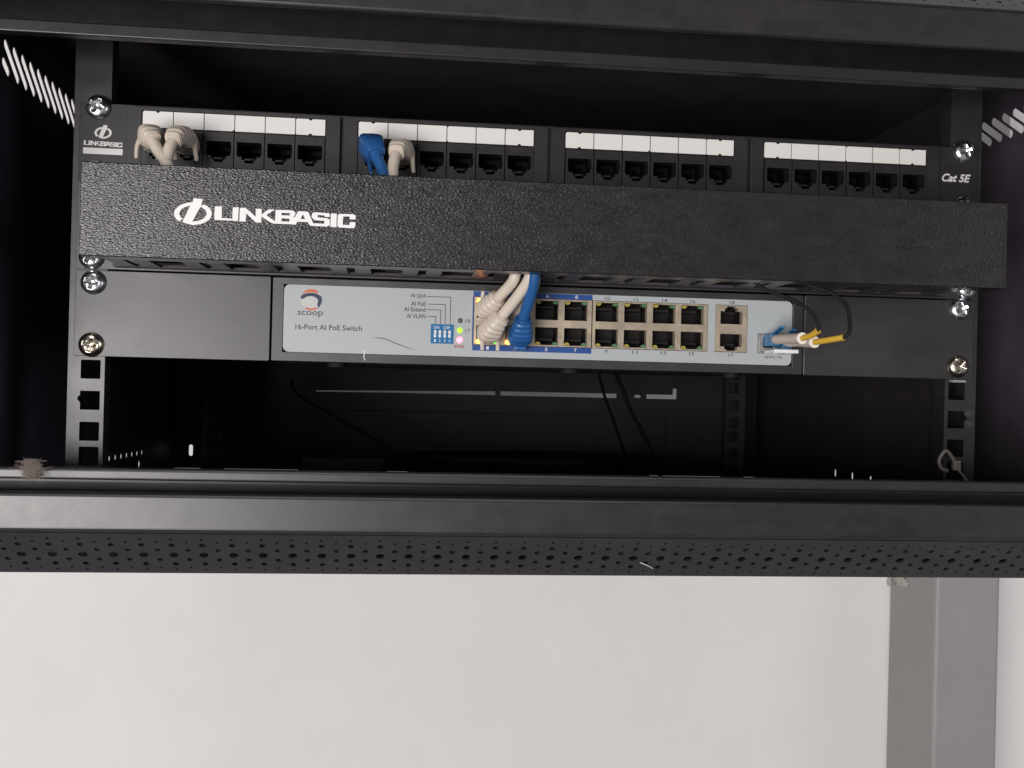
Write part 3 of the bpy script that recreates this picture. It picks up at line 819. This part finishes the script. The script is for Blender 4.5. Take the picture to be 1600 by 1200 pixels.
# ================================================================== TRANSCEIVER AND FIBRE CORD
tr = thing('transceiver', 'small steel fibre module with a white bail at the right end of the switch', 'transceiver', (125, -8, -10))
MB().prism([rect(118.3, 132.8, -9.6, -0.9), rect(119.3, 125.2, -7.6, -1.6), rect(125.9, 131.8, -7.6, -1.6)], -5.5, 25).build('body', M['cage'], tr)
MB().box(118.6, 119.2, -3.9, 20, -9, -1).build('grounding_spring', M['brass'], tr)
mb = MB()
mb.box(120.0, 133.2, -22, -20.4, -10.9, -8.9)
mb.box(120.0, 121.6, -20.4, -5.6, -10.9, -8.9); mb.box(131.6, 133.2, -20.4, -5.6, -10.9, -8.9)
mb.build('bail_latch', M['lever'], tr, bevel=.4)
fc = thing('fibre_cord', 'twin fibre cord with blue connectors, white sleeves, yellow inner tubes and black tails', 'fibre cable', (127, -10, -5))
for k, (x, zc) in enumerate(((122.3, -3.6), (128.7, -4.8))):
    MB().box(x-2.6, x+2.6, -17, -3.8, zc-3.3, zc+3.0).build('connector', M['lc'], fc, bevel=.4)
    mb = MB(); mb.add([(x-1.3, -15, zc+2.8), (x+1.3, -15, zc+2.8), (x+1.5, -26, zc+5.6), (x-1.5, -26, zc+5.6), (x-1.3, -15, zc+3.6), (x+1.3, -15, zc+3.6), (x+1.5, -26, zc+6.6), (x-1.5, -26, zc+6.6)],
        [(0, 1, 2, 3), (4, 7, 6, 5), (0, 4, 5, 1), (1, 5, 6, 2), (2, 6, 7, 3), (3, 7, 4, 0)])
    mb.build('latch_arm', M['lc'], fc)
    endp = (x+1.6, -50, -4.3 if k == 0 else -6.0)
    pts = spline([(x, -16.5, zc), (x+.4, -30, zc-.1), (x+1.0, -42, endp[2]+.2), endp], 5)
    b = MB().sweep(pts, [2.7]*len(pts), 14).build('sleeve', M['boot'], fc)
    d = (Vector(pts[-1]) - Vector(pts[-2])).normalized()
    MB().sweep([Vector(endp) + d*-.2, Vector(endp) + d*.5], [2.95, 2.95], 16).build('cut_end', M['tubeend'], b)
    if k == 0:
        yp = spline([endp, (126.6, -55, -3.1), (128.3, -59, -.9)], 5)
        bp = [yp[-1], (128.0, -60, 3.0), (124.6, -56, 9.8), (116.5, -50, 15.5), (105.5, -44, 20.6), (95, -40, 30), (80, -38, 36)]
    else:
        yp = spline([endp, (134.5, -56, -5.2), (140.0, -62, -4.0)], 5)
        bp = [yp[-1], (142.6, -63.5, -1.5), (145.0, -58, 6), (144.5, -54, 13), (138.5, -49, 19.4), (128, -44, 23.6), (112, -40, 32), (90, -36, 38)]
    MB().sweep(yp, [1.55]*len(yp), 12).build('inner_tube', M['yellow'], fc)
    dd = (yp[-1] - yp[-2]).normalized()
    MB().sweep([yp[-1]-dd*.1, yp[-1]+dd*.5], [1.75, 1.75], 12).build('tube_rim', M['yellow'], fc)
    sp = spline(bp, 8)
    MB().sweep(sp, [1.0]*len(sp), 10).build('tail', M['cord'], fc)

# ================================================================== PATCH CABLES
def boot(parent, path, sizes, m, legs, ribs=True, pw=3.2):
    if m is M['bluepvc'] and path[0][2] > 50: ribs = False; pw = 4.5
    P = spline(path, 12)
    n = len(P); R = []
    for i in range(n):
        t = i/(n-1)*(len(sizes)-1); a = int(min(t, len(sizes)-2)); f = t - a
        ra = sizes[a][0]*(1-f) + sizes[a+1][0]*f; rb = sizes[a][1]*(1-f) + sizes[a+1][1]*f
        if ribs and i > n*0.30 and i % 5 in (0, 1): ra *= .90; rb *= .90
        R.append((ra, rb))
    o = MB().sweep(P, R, 20, power=pw).build('boot', m, parent)
    for lg in legs:
        q = spline(lg, 4)
        MB().sweep(q, [(1.5 - .6*i/len(q), 1.1 - .4*i/len(q)) for i in range(len(q))], 8).build('latch_guard', m, o)
    MB().sweep([P[-1] - (P[-1]-P[-2]).normalized()*.2, P[-1] + (P[-1]-P[-2]).normalized()*.7], [3.45, 3.45], 16).build('collar', m, o)
    return o

def patch_cable(name, label, m, px, pz_path, boot1, sz1, legs1, mid, sx, sup, boot2, sz2, legs2):
    t = thing(name, label, 'patch cable', (px, -6, 80), 'patch cables between the panel and the switch')
    MB().box(px-5.8, px+5.8, -8, 3.4, 82.9, 89.5).build('plug', M['clear'], t)
    boot(t, boot1, sz1, m, legs1)
    zc = 7.9 if sup else -4.3
    MB().box(sx-5.8, sx+5.8, -9, 5, zc-3.4, zc+3.4).build('plug', M['clear'], t)
    boot(t, boot2, sz2, m, legs2)
    P = spline([boot1[-1]] + mid + [boot2[-1]], 8)
    MB().sweep(P, [2.85]*len(P), 16).build('cord', m, t)
    return t
S1 = [(6.1, 4.6), (6.3, 5.2), (6.0, 5.1), (4.8, 4.6), (3.9, 3.9)]
x1, x2, x3, x4 = PORTX[0], PORTX[1], PORTX[6], PORTX[7]
def legs_dn(x, z=84.5, dx=0.0, y0=-12, y1=-20, ln=8.5):
    return [[(x-5.0+dx*.3, y1+3, z+2.5), (x-5.2+dx*.6, y1+1, z-2), (x-4.2+dx, y1, z-ln)], [(x+5.0+dx*.3, y1+3, z+2.5), (x+5.3+dx*.6, y1+1, z-2), (x+6.0+dx, y1, z-ln)]]
def legs_sw(x, z, s):
    return [[(x-3.8, -8, z), (x-3.9, -13, z+s*3), (x-3.6, -15.5, z+s*8.6)], [(x+4.6, -8, z), (x+4.6, -13, z+s*3), (x+4.3, -15.5, z+s*8.6)]]
patch_cable('patch_cable', 'beige patch cable in the first socket of the left block of the patch panel', M['cable'], x1, None,
    [(x1, -6, 86.6), (x1-.2, -14, 87.4), (x1+.2, -22, 88.0), (x1+1.6, -29, 86.6), (x1+3.8, -33, 83.0)], S1, legs_dn(x1, dx=-2.5, ln=8),
    [(-195.0, -36, 77.6), (-190.0, -39, 71), (-184, -40, 58), (-160, -34, 46), (-100, -30, 38), (-45, -31, 38), (-23.5, -36, 30), (-20.5, -37, 22)],
    -30.2, True, [(-30.2, -3, 7.9), (-31.0, -11, 7.6), (-31.9, -18, 7.8), (-30.4, -23.5, 10.0), (-27.4, -27.5, 12.9)], [(5.9, 4.5), (6.1, 4.9), (5.8, 5.0), (4.7, 4.6), (3.8, 3.8)], legs_sw(-30.6, 8.5, 1))
patch_cable('patch_cable', 'beige patch cable in the second socket of the left block of the patch panel', M['cable'], x2, None,
    [(x2, -6, 86.6), (x2-.1, -14, 87.2), (x2-.3, -24, 87.6), (x2-.9, -31, 86.0), (x2-1.8, -34, 83.0)], S1, legs_dn(x2, dx=1.2, ln=8),
    [(x2-3.0, -37, 77.6), (-190.2, -39, 70), (-187, -42, 58), (-150, -40, 44), (-90, -36, 33), (-35, -38, 33), (-16.5, -41, 29), (-13.8, -40, 21)],
    -30.2, False, [(-30.2, -3, -4.3), (-30.4, -11, -4.4), (-30.0, -18, -3.8), (-28.2, -23, -.6), (-25.2, -26.5, 3.6)], [(5.9, 4.6), (6.1, 5.3), (6.0, 5.4), (5.0, 4.9), (3.9, 3.9)], legs_sw(-30.3, -5, -1))
patch_cable('patch_cable', 'bright blue patch cable running from the second block of the patch panel to the switch', M['bluepvc'], x3, None,
    [(x3, -6, 86.8), (x3-.2, -14, 88.0), (x3-.4, -24, 87.8), (x3+.4, -31, 85.4), (x3+2.4, -35, 80.5)], [(6.1, 4.8), (6.4, 5.6), (6.4, 5.8), (5.6, 5.2), (4.4, 4.2)], [[(x3-1.5, -14, 83), (x3-1.2, -20, 80), (x3+.2, -24, 73)]],
    [(x3+4.3, -37, 76), (-86.6, -39, 70), (-84, -42, 58), (-70, -44, 46), (-35, -44, 38), (-14, -44, 31), (-11.2, -42, 21)],
    -14.5, False, [(-14.5, -3, -5.0), (-14.4, -11, -5.8), (-14.3, -18, -5.4), (-14.4, -23, -2.2), (-14.4, -27, 2.2)], [(5.6, 5.0), (5.6, 5.6), (6.0, 5.6), (5.4, 5.0), (4.0, 4.0)],
    [])
MB().box(-17.2, -11.0, -15.5, -4, -13.4, -7.5).build('latch_cover', M['bluepvc'], bpy.data.objects['patch_cable.002'], bevel=.9)
patch_cable('patch_cable', 'beige patch cable in the second socket of the second block, right beside the blue one', M['cable'], x4, None,
    [(x4, -6, 86.6), (x4-.2, -14, 87.0), (x4-.9, -22, 87.0), (x4-2.2, -28, 85.5), (x4-3.2, -31.5, 82.5)], S1, legs_dn(x4, dx=-.2, ln=9)[1:],
    [(-81.8, -35, 77), (-82.1, -38, 70), (-80, -40, 58), (-62, -34, 42), (-30, -26, 34), (-11, -26, 30), (-9.0, -27, 22)],
    -14.5, True, [(-14.5, -3, 7.9), (-14.2, -8, 7.9), (-13.6, -13, 8.6), (-12.6, -17, 10.6), (-11.4, -20, 13.4)], [(5.8, 4.4), (5.6, 4.6), (5.0, 4.6), (4.2, 4.2), (3.6, 3.6)], [])

# ================================================================== SMALL THINGS IN AND ON THE CABINET
ct = thing('cable_tie', 'pale nylon cable tie looped through the bottom of the right mounting rail', 'cable tie', (228, -3, -76))
lp = spline([(231.5, -3, -67.5), (226.0, -4, -61.8), (221.8, -4.5, -66.8), (223.4, -4, -71.5), (227.5, -3, -73.0)], 7)
MB().sweep(lp, [(.9, 1.1)]*len(lp), 8).build('loop', M['tie'], ct)
MB().box(230.0, 234.4, -5.4, -2.0, -72.6, -67.0).build('head', M['tie'], ct, bevel=.7)
tl = spline([(232.6, -4, -71.5), (235.2, -5, -75), (238.5, -6, -79.5)], 5)
MB().sweep(tl, [(1.0, .6)]*len(tl), 8).build('tail', M['tie'], ct)

# frayed tuft caught on the lower lip
ft = thing('fluff_tuft', 'frayed pale tuft of fluff caught on the lower lip of the cabinet frame', 'fluff', (-230.5, -96, -76))
rnd = random.Random(11)
mbf = MB()
for k in range(2200):
    side = rnd.random()
    a = rnd.uniform(0, 2*math.pi); e = rnd.uniform(-1, 1)
    o0 = Vector((-230.8 + max(-3, min(3, rnd.gauss(0, 1.4))), -96.8 + rnd.gauss(0, .6), -72.2 + max(-3.6, min(3.6, rnd.gauss(0, 1.8)))))
    d = Vector((math.cos(a)*1.0, -abs(rnd.gauss(0, .6)), math.sin(a)*1.1)).normalized()
    ln = rnd.uniform(.8, 1.9)
    if side > .975: d = Vector((1, -.2, rnd.uniform(-.55, .25))).normalized(); ln = rnd.uniform(4, 7.5)
    if side < .012: d = Vector((-1, -.2, rnd.uniform(-.1, .3))).normalized(); ln = rnd.uniform(4, 7)
    bend = Vector((rnd.gauss(0, 1.0), rnd.gauss(0, .5), rnd.gauss(0, 1.0)))
    if ln < 3:
        u1 = Vector((rnd.gauss(0, 1), rnd.gauss(0, .5), rnd.gauss(0, 1))).normalized(); u2 = u1.cross(d).normalized()
        rr_ = rnd.uniform(.4, 1.0); t0 = rnd.uniform(0, 6)
        p = [o0 + u1*rr_*math.cos(t0+.7*q) + u2*rr_*math.sin(t0+.7*q) + bend*.12*q for q in range(6)]
    else:
        p = [o0, o0 + d*ln*.35 + bend*.1, o0 + d*ln*.7 + bend*.35, o0 + d*ln + bend*.8]
    mbf.sweep(p, [.065]*len(p), 3, caps=False)
fib = mbf.build('fibres', M['fluff'], ft); fib['kind'] = 'stuff'
lump('core', M['fluff'], (-230.8, -95.9, -72.6), 2.7, 5, ft, (1.0, .6, 1.3), 3, .25)

# black leads hanging inside
for lb, pts, r in (
    ('thin black lead sloping down across the back of the cabinet, left of centre', [(-170, 420, -30), (-156, 330, -43), (-116, 300, -64), (-76, 270, -84), (-40, 240, -104), (-10, 220, -114)], 1.1),
    ('black lead hanging down in front of the pale slit, right of centre', [(90, 380, 30), (103, 300, -22), (113, 290, -50), (126, 280, -76), (138, 270, -108), (150, 262, -114)], 1.7),
    ('second black lead hanging behind the first, nearest the right end of the slit', [(100, 420, 30), (110, 400, -30), (118, 380, -62), (128, 360, -100), (130, 350, -114)], 1.4)):
    t = thing('power_lead', lb, 'cable', pts[-1], 'black leads hanging inside the cabinet')
    P = spline(pts, 8)
    MB().sweep(P, [r]*len(P), 10).build('cord', M['cord'], t)
coil = thing('cable_coil', 'black cable coiled on the cabinet floor behind the lower frame', 'cable', (20, 200, -116))
cp = []
for k in range(90):
    a = k*0.28
    cp.append((20 + (88 + 3*math.sin(a*.7))*math.cos(a), 230 + 75*math.sin(a), -112.5 + k*.34 + 1.5*math.sin(a*1.7)))
MB().sweep(cp, [3.6]*len(cp), 8).build('cord', M['cord'], coil)
pb = thing('power_brick', 'small black power adapter lying on the cabinet floor at the left', 'adapter', (-115, 300, -116))
MB().box(-150, -82, 270, 310, -116.4, -88).build('case', M['plastic'], pb, bevel=3)
MB().box(-125, -118, 268.5, 270.2, -96, -93).build('rating_mark', M['greyprint'], pb)

# pale hair stuck on the perforated strip, a chip on the lower lip
h = MB().sweep(spline([(33.5, -94.5, -110.2), (37, -93.5, -111.6), (40.2, -92.4, -113.4)], 4), [.2, .2, .2, .2, .18, .16, .14, .12, .1], 6).build('lint_thread', M['print'])
h['label'] = 'tiny pale thread stuck on the perforated strip under the switch'; h['category'] = 'lint'
